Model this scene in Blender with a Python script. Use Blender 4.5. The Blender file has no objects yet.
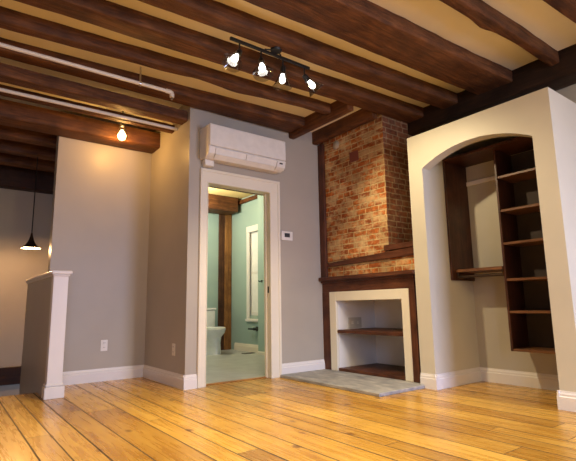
import bpy, bmesh, math, random
from mathutils import Vector, Matrix, noise
random.seed(7)
S = bpy.context.scene
COL = S.collection
R = math.radians

# ------------------------------------------------------------------ camera
cd = bpy.data.cameras.new('camera'); cd.sensor_width = 36.0; cd.lens = 28.544
cd.clip_start = 0.05
cam = bpy.data.objects.new('camera', cd); COL.objects.link(cam); S.camera = cam
yaw, pitch, roll = R(37.1707), R(9.3574), R(-0.8913)
fwd = Vector((math.sin(yaw)*math.cos(pitch), math.cos(yaw)*math.cos(pitch), math.sin(pitch)))
rt = Vector((math.cos(yaw), -math.sin(yaw), 0)); up = rt.cross(fwd)
r2 = rt*math.cos(roll) + up*math.sin(roll); u2 = -rt*math.sin(roll) + up*math.cos(roll)
M4 = Matrix.Identity(4)
for i in range(3):
    M4[i][0] = r2[i]; M4[i][1] = u2[i]; M4[i][2] = -fwd[i]
M4.translation = Vector((-2.0069, -4.1109, 0.7531))
cam.matrix_world = M4

# ------------------------------------------------------------------ world, daylight, exposure
w = bpy.data.worlds.new('sky'); S.world = w; w.use_nodes = True
w.node_tree.nodes['Background'].inputs[0].default_value = (0.55, 0.68, 1.0, 1)
w.node_tree.nodes['Background'].inputs[1].default_value = 0.5
S.view_settings.view_transform = 'Standard'
S.view_settings.look = 'None'
S.view_settings.exposure = 0.14
S.view_settings.gamma = 1.0
S.view_settings.use_curve_mapping = False

def aim(o, d):
    o.rotation_euler = Vector(d).to_track_quat('-Z', 'Y').to_euler()
def area(name, loc, d, sx, sy, power, colr):
    l = bpy.data.lights.new(name, 'AREA'); l.shape = 'RECTANGLE'; l.size = sx; l.size_y = sy
    l.energy = power; l.color = colr; l.spread = R(130)
    o = bpy.data.objects.new(name, l); COL.objects.link(o); o.location = loc; aim(o, d); return o
DAY = (0.56, 0.64, 1.0)
WARM = (1.0, 0.77, 0.38)
# daylight through the two rear windows and the side window (sky outside the openings)
area('daylight', (-2.6, -6.15, 1.45), (0, 1, -0.55), 0.95, 1.7, 52, DAY)
area('daylight', (0.95, -6.15, 1.45), (0, 1, -0.5), 0.95, 1.7, 92, DAY)
# unseen warm point light added behind the camera as room fill
l_ = bpy.data.lights.new('rear_fill_light', 'POINT'); l_.energy = 74; l_.color = WARM; l_.shadow_soft_size = 0.18
o_ = bpy.data.objects.new('rear_fill_light', l_); COL.objects.link(o_); o_.location = (-0.7, -5.3, 2.35)

# ------------------------------------------------------------------ helpers: mesh builder
class MB:
    def __init__(s): s.bm = bmesh.new()
    def box(s, x0, x1, y0, y1, z0, z1, bev=0.0, seg=1):
        b = bmesh.new()
        bmesh.ops.create_cube(b, size=1.0)
        for v in b.verts:
            v.co = Vector(((x0+x1)/2 + v.co.x*(x1-x0), (y0+y1)/2 + v.co.y*(y1-y0), (z0+z1)/2 + v.co.z*(z1-z0)))
        if bev > 0:
            bmesh.ops.bevel(b, geom=b.edges[:], offset=bev, segments=seg, affect='EDGES', profile=0.5)
        return s._merge(b)
    def _merge(s, b):
        me = bpy.data.meshes.new('t'); b.to_mesh(me); b.free()
        s.bm.from_mesh(me); bpy.data.meshes.remove(me); return s
    def tube(s, pts, r, n=12, caps=True, r2=None):
        b = bmesh.new(); pts = [Vector(p) for p in pts]; rings = []
        prev = None
        for i, p in enumerate(pts):
            if i == 0: d = pts[1]-p
            elif i == len(pts)-1: d = p-pts[i-1]
            else: d = (pts[i+1]-p).normalized() + (p-pts[i-1]).normalized()
            d.normalize()
            if prev is None:
                a = Vector((0, 0, 1)) if abs(d.z) < 0.9 else Vector((1, 0, 0))
                u = d.cross(a).normalized()
            else:
                u = (prev - d*prev.dot(d)).normalized()
            prev = u; v = d.cross(u)
            rr = r if r2 is None else r + (r2-r)*i/(len(pts)-1)
            rings.append([b.verts.new(p + rr*(u*math.cos(2*math.pi*k/n) + v*math.sin(2*math.pi*k/n))) for k in range(n)])
        for A, B in zip(rings, rings[1:]):
            for k in range(n): b.faces.new((A[k], A[(k+1) % n], B[(k+1) % n], B[k]))
        if caps:
            b.faces.new(rings[0][::-1]); b.faces.new(rings[-1])
        bmesh.ops.recalc_face_normals(b, faces=b.faces)
        return s._merge(b)
    def lathe(s, prof, mat=None, n=24):
        b = bmesh.new(); rings = []
        for r, z in prof:
            if r < 1e-5: rings.append([b.verts.new((0, 0, z))])
            else: rings.append([b.verts.new((r*math.cos(2*math.pi*k/n), r*math.sin(2*math.pi*k/n), z)) for k in range(n)])
        for A, B in zip(rings, rings[1:]):
            for k in range(n):
                k2 = (k+1) % n
                if len(A) == 1 and len(B) == 1: continue
                if len(A) == 1: b.faces.new((A[0], B[k], B[k2]))
                elif len(B) == 1: b.faces.new((A[k], A[k2], B[0]))
                else: b.faces.new((A[k], A[k2], B[k2], B[k]))
        if mat is not None: bmesh.ops.transform(b, matrix=mat, verts=b.verts)
        bmesh.ops.recalc_face_normals(b, faces=b.faces)
        return s._merge(b)
    def loft(s, rings, n=28, caps=True):   # rings: (cx, cy, z, rx, ry)
        b = bmesh.new(); rr = []
        for cx, cy, z, rx, ry in rings:
            rr.append([b.verts.new((cx+rx*math.cos(2*math.pi*k/n), cy+ry*math.sin(2*math.pi*k/n), z)) for k in range(n)])
        for A, B in zip(rr, rr[1:]):
            for k in range(n): b.faces.new((A[k], A[(k+1) % n], B[(k+1) % n], B[k]))
        if caps: b.faces.new(rr[0][::-1]); b.faces.new(rr[-1])
        bmesh.ops.recalc_face_normals(b, faces=b.faces)
        return s._merge(b)
    def prism(s, poly, axis, lo, hi, bev=0.0):   # poly in the other two axes (cyclic order x,y,z without axis)
        b = bmesh.new()
        def P(a, c, t):
            return {'x': (t, a, c), 'y': (a, t, c), 'z': (a, c, t)}[axis]
        A = [b.verts.new(P(a, c, lo)) for a, c in poly]; B = [b.verts.new(P(a, c, hi)) for a, c in poly]
        n = len(poly)
        fs = [b.faces.new(A), b.faces.new(B)]
        for k in range(n): fs.append(b.faces.new((A[k], A[(k+1) % n], B[(k+1) % n], B[k])))
        bmesh.ops.recalc_face_normals(b, faces=b.faces)
        if bev > 0: bmesh.ops.bevel(b, geom=b.edges[:], offset=bev, segments=1, affect='EDGES')
        return s._merge(b)
    def uvbox(s):
        uv = s.bm.loops.layers.uv.new('UVMap')
        s.bm.normal_update()
        for f in s.bm.faces:
            n = f.normal
            for l in f.loops:
                c = l.vert.co
                if abs(n.x) >= abs(n.y) and abs(n.x) >= abs(n.z): l[uv].uv = (c.y, c.z)
                elif abs(n.y) >= abs(n.z): l[uv].uv = (c.x + 0.07, c.z)
                else: l[uv].uv = (c.x, c.y)
        return s
    def build(s, name, mat, parent=None, smooth=False, origin=None):
        me = bpy.data.meshes.new(name)
        if origin is None and parent is None:
            vs = [v.co for v in s.bm.verts]
            lo = [min(v[i] for v in vs) for i in range(3)]; hi = [max(v[i] for v in vs) for i in range(3)]
            origin = Vector(((lo[0]+hi[0])/2, (lo[1]+hi[1])/2, lo[2]))
        off = Vector(origin) if origin is not None else Vector((0, 0, 0))
        if parent is not None and origin is None:
            off = root_loc(parent)
        for v in s.bm.verts: v.co -= off
        s.bm.to_mesh(me); s.bm.free()
        if smooth:
            for p in me.polygons: p.use_smooth = True
        me.materials.append(mat)
        o = bpy.data.objects.new(name, me); COL.objects.link(o)
        if parent is not None:
            o.parent = parent
            o.location = off - root_loc(parent)
            WL[o.name] = off
        else:
            o.location = off; WL[o.name] = off
        if smooth:
            md = o.modifiers.new('edges', 'EDGE_SPLIT'); md.split_angle = R(40)
        return o
WL = {}
def root_loc(o): return WL[o.name]
def tag(o, label=None, cat=None, group=None, kind=None):
    if label: o['label'] = label
    if cat: o['category'] = cat
    if group: o['group'] = group
    if kind: o['kind'] = kind
    return o
def thing(name, loc, label, cat, group=None):
    o = bpy.data.objects.new(name, None); COL.objects.link(o); o.location = loc
    o.empty_display_size = 0.05
    WL[o.name] = Vector(loc)
    return tag(o, label, cat, group)
def struct(mb, name, mat, label=None, parent=None, smooth=False):
    o = mb.build(name, mat, parent, smooth)
    if parent is None: tag(o, label, None, None, 'structure')
    return o

# ------------------------------------------------------------------ materials
def mat_base(name, rough=0.5, colr=(0.5, 0.5, 0.5), metal=0.0, spec=0.5):
    m = bpy.data.materials.new(name); m.use_nodes = True
    nt = m.node_tree; b = nt.nodes['Principled BSDF']
    b.inputs['Base Color'].default_value = (*colr, 1); b.inputs['Roughness'].default_value = rough
    b.inputs['Metallic'].default_value = metal; b.inputs['Specular IOR Level'].default_value = spec
    return m, nt, b
def N(nt, t, **kw):
    n = nt.nodes.new(t)
    for k, v in kw.items(): setattr(n, k, v)
    return n
def ramp(nt, stops, interp='LINEAR'):
    r = N(nt, 'ShaderNodeValToRGB'); r.color_ramp.interpolation = interp
    e = r.color_ramp.elements
    while len(e) < len(stops): e.new(0.5)
    for el, (p, c) in zip(e, stops): el.position = p; el.color = (*c, 1)
    return r
def paint(name, colr, rough=0.42, var=0.04, bump=0.06):
    m, nt, b = mat_base(name, rough, colr, spec=0.35)
    g = N(nt, 'ShaderNodeNewGeometry')
    n1 = N(nt, 'ShaderNodeTexNoise'); n1.inputs['Scale'].default_value = 2.2; n1.inputs['Detail'].default_value = 3
    nt.links.new(g.outputs['Position'], n1.inputs['Vector'])
    r = ramp(nt, [(0.3, tuple(c*(1-var) for c in colr)), (0.7, tuple(min(1, c*(1+var)) for c in colr))])
    nt.links.new(n1.outputs['Fac'], r.inputs['Fac']); nt.links.new(r.outputs['Color'], b.inputs['Base Color'])
    n2 = N(nt, 'ShaderNodeTexNoise'); n2.inputs['Scale'].default_value = 160
    nt.links.new(g.outputs['Position'], n2.inputs['Vector'])
    bp = N(nt, 'ShaderNodeBump'); bp.inputs['Strength'].default_value = bump; bp.inputs['Distance'].default_value = 0.004
    nt.links.new(n2.outputs['Fac'], bp.inputs['Height']); nt.links.new(bp.outputs['Normal'], b.inputs['Normal'])
    return m
def wood(name, dark, mid, light, axis='x', rough=0.6, scale=1.0, bump=0.35, spec=0.3):
    m, nt, b = mat_base(name, rough, mid, spec=spec)
    g = N(nt, 'ShaderNodeNewGeometry'); mp = N(nt, 'ShaderNodeMapping')
    sc = {'x': (1.5, 17, 17), 'y': (17, 1.5, 17), 'z': (17, 17, 1.5)}[axis]
    mp.inputs['Scale'].default_value = tuple(v*scale for v in sc)
    nt.links.new(g.outputs['Position'], mp.inputs['Vector'])
    n1 = N(nt, 'ShaderNodeTexNoise'); n1.inputs['Scale'].default_value = 1.6; n1.inputs['Detail'].default_value = 9
    n1.inputs['Roughness'].default_value = 0.7; n1.inputs['Distortion'].default_value = 0.8
    nt.links.new(mp.outputs['Vector'], n1.inputs['Vector'])
    r = ramp(nt, [(0.25, dark), (0.5, mid), (0.78, light)])
    nt.links.new(n1.outputs['Fac'], r.inputs['Fac'])
    n2 = N(nt, 'ShaderNodeTexNoise'); n2.inputs['Scale'].default_value = 5.5; n2.inputs['Detail'].default_value = 6
    nt.links.new(g.outputs['Position'], n2.inputs['Vector'])
    r2_ = ramp(nt, [(0.3, (0.55, 0.5, 0.48)), (0.65, (1.15, 1.1, 1.05))])
    nt.links.new(n2.outputs['Fac'], r2_.inputs['Fac'])
    mx = N(nt, 'ShaderNodeMix'); mx.data_type = 'RGBA'; mx.blend_type = 'MULTIPLY'; mx.inputs['Factor'].default_value = 1.0
    nt.links.new(r.outputs['Color'], mx.inputs['A']); nt.links.new(r2_.outputs['Color'], mx.inputs['B'])
    nt.links.new(mx.outputs['Result'], b.inputs['Base Color'])
    bp = N(nt, 'ShaderNodeBump'); bp.inputs['Strength'].default_value = bump; bp.inputs['Distance'].default_value = 0.02
    nt.links.new(n1.outputs['Fac'], bp.inputs['Height']); nt.links.new(bp.outputs['Normal'], b.inputs['Normal'])
    return m
def plain(name, colr, rough=0.5, metal=0.0, spec=0.5):
    m, nt, b = mat_base(name, rough, colr, metal, spec)
    g = N(nt, 'ShaderNodeNewGeometry'); n1 = N(nt, 'ShaderNodeTexNoise'); n1.inputs['Scale'].default_value = 14
    nt.links.new(g.outputs['Position'], n1.inputs['Vector'])
    r = ramp(nt, [(0.3, tuple(c*0.95 for c in colr)), (0.7, tuple(min(1, c*1.04) for c in colr))])
    nt.links.new(n1.outputs['Fac'], r.inputs['Fac']); nt.links.new(r.outputs['Color'], b.inputs['Base Color'])
    return m
def emit(name, colr, strength):
    m = bpy.data.materials.new(name); m.use_nodes = True; nt = m.node_tree; nt.nodes.clear()
    e = N(nt, 'ShaderNodeEmission'); e.inputs[0].default_value = (*colr, 1); e.inputs[1].default_value = strength
    o = N(nt, 'ShaderNodeOutputMaterial'); nt.links.new(e.outputs[0], o.inputs[0]); return m
def clear_glass(name, colr=(0.9, 0.9, 0.9), gloss=0.14):
    m = bpy.data.materials.new(name); m.use_nodes = True; nt = m.node_tree; nt.nodes.clear()
    t = N(nt, 'ShaderNodeBsdfTransparent'); t.inputs[0].default_value = (*colr, 1)
    g = N(nt, 'ShaderNodeBsdfGlossy'); g.inputs['Roughness'].default_value = 0.08
    lw = N(nt, 'ShaderNodeLayerWeight'); lw.inputs['Blend'].default_value = 0.25
    mul = N(nt, 'ShaderNodeMath', operation='MULTIPLY_ADD'); mul.inputs[1].default_value = 0.5; mul.inputs[2].default_value = gloss*0.4
    nt.links.new(lw.outputs['Facing'], mul.inputs[0])
    mx = N(nt, 'ShaderNodeMixShader'); o = N(nt, 'ShaderNodeOutputMaterial')
    nt.links.new(mul.outputs[0], mx.inputs[0]); nt.links.new(t.outputs[0], mx.inputs[1]); nt.links.new(g.outputs[0], mx.inputs[2])
    nt.links.new(mx.outputs[0], o.inputs[0]); return m

def floor_mat():
    m, nt, b = mat_base('pine_floor', 0.24, (0.5, 0.25, 0.07), spec=0.5)
    g = N(nt, 'ShaderNodeNewGeometry'); sp = N(nt, 'ShaderNodeSeparateXYZ')
    nt.links.new(g.outputs['Position'], sp.inputs[0])
    def mth(op, a, b_=None, c=None):
        n = N(nt, 'ShaderNodeMath', operation=op)
        for i, v in enumerate((a, b_, c)):
            if v is None: continue
            if isinstance(v, (int, float)): n.inputs[i].default_value = v
            else: nt.links.new(v, n.inputs[i])
        return n.outputs[0]
    x, y = sp.outputs[0], sp.outputs[1]
    # board widths vary: warp x before cutting it into boards
    wv = mth('MULTIPLY_ADD', mth('SINE', mth('MULTIPLY', x, 9.3)), 0.030, x)
    wv = mth('MULTIPLY_ADD', mth('SINE', mth('MULTIPLY', x, 17.1)), 0.012, wv)
    u = mth('DIVIDE', mth('ADD', wv, 10.0), 0.172)
    idx = mth('FLOOR', u); fr = mth('FRACT', u)
    wn = N(nt, 'ShaderNodeTexWhiteNoise', noise_dimensions='1D'); nt.links.new(idx, wn.inputs['W'])
    # boards end at staggered butt joints
    yl = mth('DIVIDE', mth('MULTIPLY_ADD', wn.outputs['Value'], 3.0, mth('ADD', y, 20.0)), 2.9)
    jx = mth('FLOOR', yl); jf = mth('FRACT', yl)
    wn2 = N(nt, 'ShaderNodeTexWhiteNoise', noise_dimensions='2D')
    cx = N(nt, 'ShaderNodeCombineXYZ'); nt.links.new(idx, cx.inputs[0]); nt.links.new(jx, cx.inputs[1])
    nt.links.new(cx.outputs[0], wn2.inputs['Vector'])
    # grain
    gv = N(nt, 'ShaderNodeCombineXYZ')
    nt.links.new(mth('MULTIPLY', x, 20.0), gv.inputs[0])
    nt.links.new(mth('MULTIPLY', y, 1.3), gv.inputs[1])
    nt.links.new(mth('MULTIPLY', wn2.outputs['Value'], 40.0), gv.inputs[2])
    n1 = N(nt, 'ShaderNodeTexNoise'); n1.inputs['Scale'].default_value = 1.5; n1.inputs['Detail'].default_value = 6
    n1.inputs['Roughness'].default_value = 0.6; n1.inputs['Distortion'].default_value = 0.9
    nt.links.new(gv.outputs[0], n1.inputs['Vector'])
    r = ramp(nt, [(0.22, FL[0]), (0.45, FL[1]), (0.62, FL[2]), (0.85, FL[3])])
    nt.links.new(n1.outputs['Fac'], r.inputs['Fac'])
    # board-to-board tone
    tone = ramp(nt, [(0.0, (0.70, 0.62, 0.55)), (0.35, (0.92, 0.88, 0.82)), (0.7, (1.05, 1.03, 1.0)), (1.0, (1.18, 1.2, 1.2))])
    nt.links.new(wn2.outputs['Value'], tone.inputs['Fac'])
    mx = N(nt, 'ShaderNodeMix'); mx.data_type = 'RGBA'; mx.blend_type = 'MULTIPLY'; mx.inputs['Factor'].default_value = 1
    nt.links.new(r.outputs['Color'], mx.inputs['A']); nt.links.new(tone.outputs['Color'], mx.inputs['B'])
    # knots
    kv = N(nt, 'ShaderNodeCombineXYZ'); nt.links.new(mth('MULTIPLY', x, 1.0), kv.inputs[0]); nt.links.new(mth('MULTIPLY', y, 0.62), kv.inputs[1])
    vo = N(nt, 'ShaderNodeTexVoronoi'); vo.inputs['Scale'].default_value = 5.2; nt.links.new(kv.outputs[0], vo.inputs['Vector'])
    kr = ramp(nt, [(0.0, (1, 1, 1)), (0.07, (0.85, 0.85, 0.85)), (0.15, (0, 0, 0))])
    nt.links.new(vo.outputs['Distance'], kr.inputs['Fac'])
    ks = N(nt, 'ShaderNodeSeparateColor'); nt.links.new(vo.outputs['Color'], ks.inputs[0])
    kf = mth('MULTIPLY', kr.outputs['Color'], mth('GREATER_THAN', ks.outputs[0], 0.32))
    mk = N(nt, 'ShaderNodeMix'); mk.data_type = 'RGBA'; nt.links.new(mth('MULTIPLY', kf, 0.8), mk.inputs['Factor'])
    nt.links.new(mx.outputs['Result'], mk.inputs['A']); mk.inputs['B'].default_value = (0.13, 0.045, 0.012, 1)
    # broad worn patches
    n3 = N(nt, 'ShaderNodeTexNoise'); n3.inputs['Scale'].default_value = 1.4; n3.inputs['Detail'].default_value = 4
    nt.links.new(g.outputs['Position'], n3.inputs['Vector'])
    r3 = ramp(nt, [(0.3, (0.8, 0.74, 0.7)), (0.6, (1.06, 1.06, 1.04))]); nt.links.new(n3.outputs['Fac'], r3.inputs['Fac'])
    mp2 = N(nt, 'ShaderNodeMix'); mp2.data_type = 'RGBA'; mp2.blend_type = 'MULTIPLY'; mp2.inputs['Factor'].default_value = 1
    nt.links.new(mk.outputs['Result'], mp2.inputs['A']); nt.links.new(r3.outputs['Color'], mp2.inputs['B'])
    # seams
    d = mth('MINIMUM', fr, mth('SUBTRACT', 1.0, fr))
    seamw = mth('MULTIPLY_ADD', wn.outputs['Value'], 0.026, 0.017)
    sx = mth('LESS_THAN', d, seamw)
    sy = mth('LESS_THAN', jf, 0.0016)
    sm = mth('MAXIMUM', sx, sy)
    ms = N(nt, 'ShaderNodeMix'); ms.data_type = 'RGBA'; nt.links.new(mth('MULTIPLY', sm, 0.93), ms.inputs['Factor'])
    nt.links.new(mp2.outputs['Result'], ms.inputs['A']); ms.inputs['B'].default_value = (0.035, 0.014, 0.006, 1)
    nt.links.new(ms.outputs['Result'], b.inputs['Base Color'])
    rr = mth('MULTIPLY_ADD', n1.outputs['Fac'], 0.16, 0.20)
    nt.links.new(mth('MULTIPLY_ADD', sm, 0.4, rr), b.inputs['Roughness'])
    h = mth('MULTIPLY_ADD', sm, -1.0, mth('MULTIPLY', n1.outputs['Fac'], 0.25))
    bp = N(nt, 'ShaderNodeBump'); bp.inputs['Strength'].default_value = 0.25; bp.inputs['Distance'].default_value = 0.01
    nt.links.new(h, bp.inputs['Height']); nt.links.new(bp.outputs['Normal'], b.inputs['Normal'])
    return m

def brick_mat(name, BR, wash):
    m, nt, b = mat_base(name, 0.85, (0.3, 0.1, 0.05), spec=0.2)
    uv = N(nt, 'ShaderNodeUVMap')
    nz = N(nt, 'ShaderNodeTexNoise'); nz.inputs['Scale'].default_value = 9; nz.inputs['Detail'].default_value = 2
    nt.links.new(uv.outputs[0], nz.inputs['Vector'])
    sub = N(nt, 'ShaderNodeVectorMath', operation='MULTIPLY_ADD'); sub.inputs[1].default_value = (0.020, 0.016, 0); sub.inputs[2].default_value = (3.0, 0.0, 0)
    nt.links.new(nz.outputs['Color'], sub.inputs[0])
    add = N(nt, 'ShaderNodeVectorMath', operation='ADD'); nt.links.new(uv.outputs[0], add.inputs[0]); nt.links.new(sub.outputs[0], add.inputs[1])
    def brick(c1, c2, mo, bias):
        t = N(nt, 'ShaderNodeTexBrick'); t.offset = 0.5; t.squash = 0.55; t.squash_frequency = 3
        t.inputs['Scale'].default_value = 1.0; t.inputs['Brick Width'].default_value = 0.190; t.inputs['Row Height'].default_value = 0.060
        t.inputs['Mortar Size'].default_value = 0.0075; t.inputs['Mortar Smooth'].default_value = 0.35; t.inputs['Bias'].default_value = bias
        t.inputs['Color1'].default_value = (*c1, 1); t.inputs['Color2'].default_value = (*c2, 1); t.inputs['Mortar'].default_value = (*mo, 1)
        nt.links.new(add.outputs[0], t.inputs['Vector']); return t
    t1 = brick(BR[0], BR[1], BR[2], 0.0)
    # mottling within bricks
    n2 = N(nt, 'ShaderNodeTexNoise'); n2.inputs['Scale'].default_value = 24; n2.inputs['Detail'].default_value = 5
    nt.links.new(uv.outputs[0], n2.inputs['Vector'])
    r2_ = ramp(nt, [(0.3, (0.6, 0.55, 0.5)), (0.7, (1.3, 1.25, 1.2))]); nt.links.new(n2.outputs['Fac'], r2_.inputs['Fac'])
    mx = N(nt, 'ShaderNodeMix'); mx.data_type = 'RGBA'; mx.blend_type = 'MULTIPLY'; mx.inputs['Factor'].default_value = 1
    nt.links.new(t1.outputs['Color'], mx.inputs['A']); nt.links.new(r2_.outputs['Color'], mx.inputs['B'])
    # remnants of old plaster and limewash smeared over the bricks
    n3 = N(nt, 'ShaderNodeTexNoise'); n3.inputs['Scale'].default_value = 5.5; n3.inputs['Detail'].default_value = 9; n3.inputs['Roughness'].default_value = 0.74
    sc = N(nt, 'ShaderNodeVectorMath', operation='MULTIPLY'); sc.inputs[1].default_value = (1.0, 1.7, 1); nt.links.new(uv.outputs[0], sc.inputs[0])
    nt.links.new(sc.outputs[0], n3.inputs['Vector'])
    r3 = ramp(nt, [(0.455, (0, 0, 0)), (0.54, (0.55*wash, 0.55*wash, 0.55*wash)), (0.68, (0.85*wash, 0.85*wash, 0.85*wash))]); nt.links.new(n3.outputs['Fac'], r3.inputs['Fac'])
    mp_ = N(nt, 'ShaderNodeMix'); mp_.data_type = 'RGBA'; nt.links.new(r3.outputs['Color'], mp_.inputs['Factor'])
    nt.links.new(mx.outputs['Result'], mp_.inputs['A']); mp_.inputs['B'].default_value = (*BR[3], 1)
    # broad darkening from soot and age
    n4 = N(nt, 'ShaderNodeTexNoise'); n4.inputs['Scale'].default_value = 1.9; n4.inputs['Detail'].default_value = 3
    nt.links.new(uv.outputs[0], n4.inputs['Vector'])
    r4 = ramp(nt, [(0.35, (0.62, 0.56, 0.5)), (0.62, (1.1, 1.1, 1.1))]); nt.links.new(n4.outputs['Fac'], r4.inputs['Fac'])
    m5 = N(nt, 'ShaderNodeMix'); m5.data_type = 'RGBA'; m5.blend_type = 'MULTIPLY'; m5.inputs['Factor'].default_value = 1
    nt.links.new(mp_.outputs['Result'], m5.inputs['A']); nt.links.new(r4.outputs['Color'], m5.inputs['B'])
    nt.links.new(m5.outputs['Result'], b.inputs['Base Color'])
    hh = N(nt, 'ShaderNodeMath', operation='MULTIPLY_ADD'); hh.inputs[1].default_value = -1.0
    nt.links.new(t1.outputs['Fac'], hh.inputs[0])
    h2 = N(nt, 'ShaderNodeMath', operation='MULTIPLY'); h2.inputs[1].default_value = 0.7; nt.links.new(n2.outputs['Fac'], h2.inputs[0])
    nt.links.new(h2.outputs[0], hh.inputs[2])
    bp = N(nt, 'ShaderNodeBump'); bp.inputs['Strength'].default_value = 0.8; bp.inputs['Distance'].default_value = 0.012
    nt.links.new(hh.outputs[0], bp.inputs['Height']); nt.links.new(bp.outputs['Normal'], b.inputs['Normal'])
    return m
def slate_mat():
    m, nt, b = mat_base('bluestone', 0.6, (0.3, 0.3, 0.32), spec=0.4)
    g = N(nt, 'ShaderNodeNewGeometry'); n1 = N(nt, 'ShaderNodeTexNoise'); n1.inputs['Scale'].default_value = 6; n1.inputs['Detail'].default_value = 7; n1.inputs['Roughness'].default_value = 0.65
    mp = N(nt, 'ShaderNodeMapping'); mp.inputs['Scale'].default_value = (2.2, 0.8, 6); nt.links.new(g.outputs['Position'], mp.inputs[0]); nt.links.new(mp.outputs[0], n1.inputs['Vector'])
    r = ramp(nt, [(0.3, (0.19, 0.195, 0.21)), (0.5, (0.34, 0.335, 0.325)), (0.72, (0.52, 0.50, 0.46))])
    nt.links.new(n1.outputs['Fac'], r.inputs['Fac']); nt.links.new(r.outputs['Color'], b.inputs['Base Color'])
    bp = N(nt, 'ShaderNodeBump'); bp.inputs['Strength'].default_value = 0.4; bp.inputs['Distance'].default_value = 0.01
    nt.links.new(n1.outputs['Fac'], bp.inputs['Height']); nt.links.new(bp.outputs['Normal'], b.inputs['Normal'])
    return m
def tile_mat():
    m, nt, b = mat_base('grey_tile', 0.35, (0.4, 0.42, 0.4), spec=0.5)
    g = N(nt, 'ShaderNodeNewGeometry'); t = N(nt, 'ShaderNodeTexBrick')
    t.inputs['Scale'].default_value = 1.0; t.inputs['Brick Width'].default_value = 0.6; t.inputs['Row Height'].default_value = 0.3
    t.inputs['Mortar Size'].default_value = 0.004
    t.inputs['Color1'].default_value = (0.43, 0.45, 0.43, 1); t.inputs['Color2'].default_value = (0.46, 0.48, 0.46, 1); t.inputs['Mortar'].default_value = (0.38, 0.37, 0.36, 1)
    nt.links.new(g.outputs['Position'], t.inputs['Vector'])
    n1 = N(nt, 'ShaderNodeTexNoise'); n1.inputs['Scale'].default_value = 5; n1.inputs['Detail'].default_value = 5; nt.links.new(g.outputs['Position'], n1.inputs['Vector'])
    r = ramp(nt, [(0.3, (0.85, 0.85, 0.85)), (0.7, (1.1, 1.1, 1.1))]); nt.links.new(n1.outputs['Fac'], r.inputs['Fac'])
    mx = N(nt, 'ShaderNodeMix'); mx.data_type = 'RGBA'; mx.blend_type = 'MULTIPLY'; mx.inputs['Factor'].default_value = 1
    nt.links.new(t.outputs['Color'], mx.inputs['A']); nt.links.new(r.outputs['Color'], mx.inputs['B']); nt.links.new(mx.outputs['Result'], b.inputs['Base Color'])
    return m

FL = [(0.42, 0.190, 0.026), (0.58, 0.32, 0.050), (0.68, 0.415, 0.078), (0.77, 0.52, 0.14)]
BR = [(0.58, 0.19, 0.045), (0.32, 0.085, 0.025), (0.64, 0.49, 0.25), (0.72, 0.55, 0.28)]
m_floor = floor_mat(); m_brick = brick_mat('limewashed_brick', BR, 1.0); m_brick2 = brick_mat('shaded_bare_brick', [(0.27, 0.095, 0.045), (0.16, 0.055, 0.03), (0.34, 0.24, 0.14), (0.4, 0.28, 0.17)], 0.25); m_slate = slate_mat(); m_tile = tile_mat()
m_wall = paint('greige_paint', (0.415, 0.372, 0.305))
m_closet = paint('cream_paint', (0.58, 0.545, 0.44))
m_cin = paint('pale_greige_paint', (0.45, 0.415, 0.34))
m_ceil = paint('ceiling_paint', (0.84, 0.77, 0.56), rough=0.8)
m_white = paint('white_trim_paint', (0.74, 0.71, 0.68), rough=0.35, var=0.02, bump=0.02)
m_ivory = paint('ivory_trim_paint', (0.76, 0.71, 0.58), rough=0.35, var=0.02, bump=0.02)
m_teal = paint('seafoam_paint', (0.33, 0.45, 0.405))
m_beam = wood('hewn_beam_wood', (0.034, 0.011, 0.004), (0.115, 0.044, 0.014), (0.25, 0.105, 0.034), 'x', bump=0.6)
m_beamy = wood('hewn_crossbeam_wood', (0.034, 0.011, 0.004), (0.125, 0.044, 0.012), (0.25, 0.10, 0.028), 'y', bump=0.6)
m_dkbeam = wood('dark_header_wood', (0.010, 0.005, 0.003), (0.024, 0.011, 0.006), (0.05, 0.023, 0.012), 'y')
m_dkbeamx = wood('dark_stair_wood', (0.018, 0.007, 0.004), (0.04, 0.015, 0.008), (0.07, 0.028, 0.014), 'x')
m_post = wood('lit_old_post_wood', (0.08, 0.032, 0.01), (0.26, 0.115, 0.032), (0.46, 0.24, 0.08), 'z')
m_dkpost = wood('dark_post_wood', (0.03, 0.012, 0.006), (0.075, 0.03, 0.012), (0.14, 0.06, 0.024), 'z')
m_mant = wood('mantel_wood_level', (0.04, 0.013, 0.006), (0.10, 0.034, 0.015), (0.16, 0.06, 0.026), 'y', rough=0.45)
m_mantz = wood('mantel_wood_upright', (0.04, 0.013, 0.006), (0.10, 0.034, 0.015), (0.16, 0.06, 0.026), 'z', rough=0.45)
m_waln = wood('shaded_walnut_panel', (0.028, 0.010, 0.006), (0.065, 0.024, 0.013), (0.11, 0.045, 0.024), 'z', rough=0.4, bump=0.08)  # walnut darkened to carry the shade on the panels
m_walny = wood('lit_walnut_shelf', (0.08, 0.035, 0.016), (0.17, 0.078, 0.036), (0.26, 0.13, 0.06), 'y', rough=0.4, bump=0.08)  # same walnut made lighter for the light on the shelf edges
m_gold = paint('lamplit_ceiling_paint', (0.80, 0.60, 0.26), rough=0.7)  # yellow lamplight put into the bathroom ceiling colour
m_taupe = plain('shade_taupe_panel', (0.075, 0.06, 0.054), 0.85, spec=0.1)
m_thr = wood('threshold_wood', (0.30, 0.13, 0.03), (0.45, 0.21, 0.055), (0.58, 0.30, 0.10), 'x', rough=0.3)
m_plastic = plain('white_plastic', (0.75, 0.72, 0.66), 0.35)
m_plate = plain('grey_white_plastic', (0.52, 0.49, 0.45), 0.4)
m_pipe = plain('white_pipe', (0.72, 0.66, 0.56), 0.3)
m_black = plain('black_metal', (0.012, 0.011, 0.010), 0.4, 0.2)
m_dkslot = plain('dark_slot', (0.03, 0.03, 0.03), 0.6)
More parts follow.
